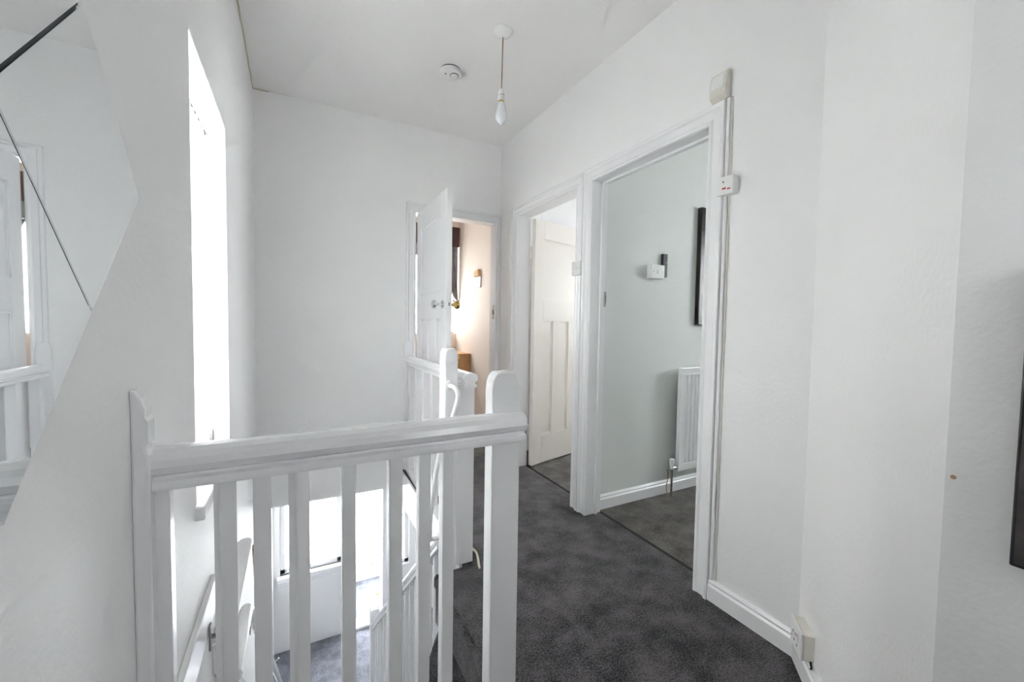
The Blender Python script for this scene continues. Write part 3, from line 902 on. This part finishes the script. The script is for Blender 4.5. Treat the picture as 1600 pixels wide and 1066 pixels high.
for k in range(5):
    for j in range(2):
        MB().lathe([(0.004, 0), (0.004, 0.0015)], (2.150 + 0.018 * j, YW - 0.022, 1.60 - 0.018 * k), (0, -1, 0), 10).build('button', 'steel' if (k, j) == (2, 1) else 'navy_plastic', rc)
fr = thing('framed_picture', (2.8, YW, 1.157), 'black framed picture on the grey-green wall, partly hidden by the doorway', 'picture')
m = MB()
for (a, b, c, d) in ((2.485, 2.535, 1.157, 1.97), (3.065, 3.115, 1.157, 1.97), (2.535, 3.065, 1.157, 1.207), (2.535, 3.065, 1.92, 1.97)):
    m.box(a, b, YW - 0.035, YW, c, d)
m.build('frame', 'black_frame', fr, 0.004)
m = MB()
for (a, b, c, d) in ((2.530, 2.541, 1.2, 1.927), (3.059, 3.07, 1.2, 1.927), (2.541, 3.059, 1.2, 1.212), (2.541, 3.059, 1.915, 1.927)):
    m.box(a, b, YW - 0.037, YW - 0.02, c, d)
m.build('gilt_slip', 'gilt', fr)
B(2.54, 3.06, YW - 0.015, YW - 0.005, 1.205, 1.92).build('print', 'dark_canvas', fr)

ra = thing('radiator', (2.75, 1.9, 0.0), 'white panel radiator against the grey-green wall', 'radiator')
pr = MB()
rx0, rx1, rz0, rz1 = 2.275, 3.275, 0.165, 0.865
nseg = 24
prof = []
for i in range(nseg):
    a = rx0 + 0.03 + (rx1 - rx0 - 0.06) * i / nseg
    wd = (rx1 - rx0 - 0.06) / nseg
    prof += [(a, 0.0), (a + wd * 0.25, 0.0), (a + wd * 0.38, 0.008), (a + wd * 0.87, 0.008)]
outl = [(rx0, 0.0)] + prof + [(rx1 - 0.03, 0.0), (rx1, 0.0), (rx1, 0.03), (rx0, 0.03)]
pr.prism(outl, lambda u, v, t: (u, 1.875 + v, t), rz0 + 0.05, rz1 - 0.05)
pr.box(rx0, rx1, 1.875, 1.905, rz0, rz0 + 0.05).box(rx0, rx1, 1.875, 1.905, rz1 - 0.05, rz1)
pr.build('panel', 'gloss_white', ra, 0.003)
for xx in (2.45, 3.1):
    B(xx - 0.015, xx + 0.015, 1.905, 1.939, rz1 - 0.15, rz1 - 0.1).build('wall_bracket', 'gloss_white', ra)
vv = MB().lathe([(0.012, 0), (0.012, 0.028), (0.017, 0.028), (0.017, 0.066), (0.013, 0.07)], (2.232, 1.895, 0.185), (0, 0, 1), 16).build('valve_cap', 'white_plastic', ra, smooth=True)
MB().tube([(2.232, 1.895, 0.19), (2.28, 1.893, 0.19)], 0.011, 12).build('valve_body', 'chrome', ra, smooth=True)
MB().tube([(2.232, 1.895, 0.0), (2.232, 1.895, 0.19)], 0.0085, 12).build('pipe', 'chrome', ra, smooth=True)
tag(MB().tube([(2.236, 1.935, 0.17), (2.240, 1.93, 0.12), (2.222, 1.925, 0.06), (2.226, 1.92, 0.0)], 0.003, 6, 5).build('pipe_earth_wire', 'tan_cord', ra, smooth=True), 'thin brown earth wire')

# ------------------------------------------------------------------ room 3 contents
s3 = thing('wall_light_switch', (1.85, 4.36, 1.55), 'white light switch on the peach bedroom wall', 'switch')
B(1.835, 1.85, 4.26, 4.43, 1.545, 1.67).build('face_plate', 'white_plastic', s3, 0.002)
B(1.831, 1.836, 4.33, 4.36, 1.60, 1.63).build('rocker', 'white_plastic', s3, 0.001)
tag(MB().prism([(4.27, 1.672), (4.42, 1.672), (4.40, 1.735), (4.29, 1.75)], lambda u, v, t: (t, u, v), 1.815, 1.849).build('pine_block', 'pine', None, 0.003), 'small wooden block resting on the bedroom light switch', 'ornament')
cu = thing('bedroom_curtain', (1.75, 5.0, 1.2), 'grey tied-back curtain with dark pelmet at the bedroom window', 'curtain')
m = MB()
vs_, fs_ = [], []
n, k_ = 40, 14
for i in range(n + 1):
    t = i / n
    for j in range(k_ + 1):
        s_ = j / k_
        xr_ = 1.835
        xl_ = 1.45 + 0.33 * (s_ ** 1.3)
        x = xl_ + (xr_ - xl_) * t
        z = 2.26 - 0.85 * s_ - 0.10 * (1 - t) * (1 - s_) * 0 + 0.06 * (1 - t) * s_
        y = 4.98 + 0.02 * math.sin(t * 34)
        vs_.append((x, y, z))
for i in range(n):
    for j in range(k_):
        a = i * (k_ + 1) + j
        fs_.append((a, a + 1, a + k_ + 2, a + k_ + 1))
m.add(vs_, fs_)
cc = m.build('drape', 'grey_fabric', cu, smooth=True)
md = cc.modifiers.new('thickness', 'SOLIDIFY')
md.thickness = 0.004
B(0.9, 1.84, 4.94, 5.0, 2.10, 2.34).build('pelmet', 'brown_fabric', cu, 0.005)
MB().tube([(1.76, 4.955, 1.43), (1.80, 4.95, 1.40), (1.84, 4.98, 1.43)], 0.010, 8, 5).build('tie_back', 'brown_fabric', cu, smooth=True)
ch = thing('bedside_cabinet', (1.78, 4.7, 0), 'small pine cabinet against the peach bedroom wall', 'cabinet')
B(1.71, 1.845, 4.55, 4.90, 0, 0.76).build('body', 'pine', ch, 0.004)
B(1.70, 1.847, 4.54, 4.91, 0.76, 0.778).build('top', 'pine', ch, 0.004)
for zz in (0.08, 0.30, 0.52):
    dr = B(1.702, 1.712, 4.57, 4.88, zz, zz + 0.20).build('drawer', 'pine', ch, 0.003)
    MB().lathe([(0.008, 0), (0.008, 0.012), (0.016, 0.018), (0.010, 0.026)], (1.702, 4.725, zz + 0.1), (-1, 0, 0), 14).build('knob', 'pine', dr, smooth=True)
n3 = thing('bedroom_net_curtain', (1.1, 5.04, 1.0), 'sheer white net curtain across the peach bedroom window', 'curtain')
mm = wavy(0.96, 1.835, 2.24, 1.02, 0.0, 0.012, 16, n=160)
mm.v = [(v[1], 5.04 + v[0], v[2]) for v in mm.v]
mm.build('sheer_panel', 'sheer', n3, smooth=True)
MB().tube([(0.95, 5.04, 2.245), (1.845, 5.04, 2.245)], 0.005, 8).build('curtain_wire', 'white_plastic', n3, smooth=True)
ck = MB()
pp = []
for i in range(26):
    yy = 1.0 + (YF - 1.0) * i / 25
    pp.append((XL + 0.004 + random.uniform(-0.003, 0.003), yy, ZC - 0.004 + random.uniform(-0.003, 0.003)))
pp += [(XL + 0.03, YF - 0.004, ZC - 0.004), (XL + 0.09, YF - 0.003, ZC - 0.003)]
tag(ck.tube(pp, 0.0035, 6).build('ceiling_crack', 'wall_peeling', bpy.data.objects['ceiling']), 'brownish crack in the ceiling corner')
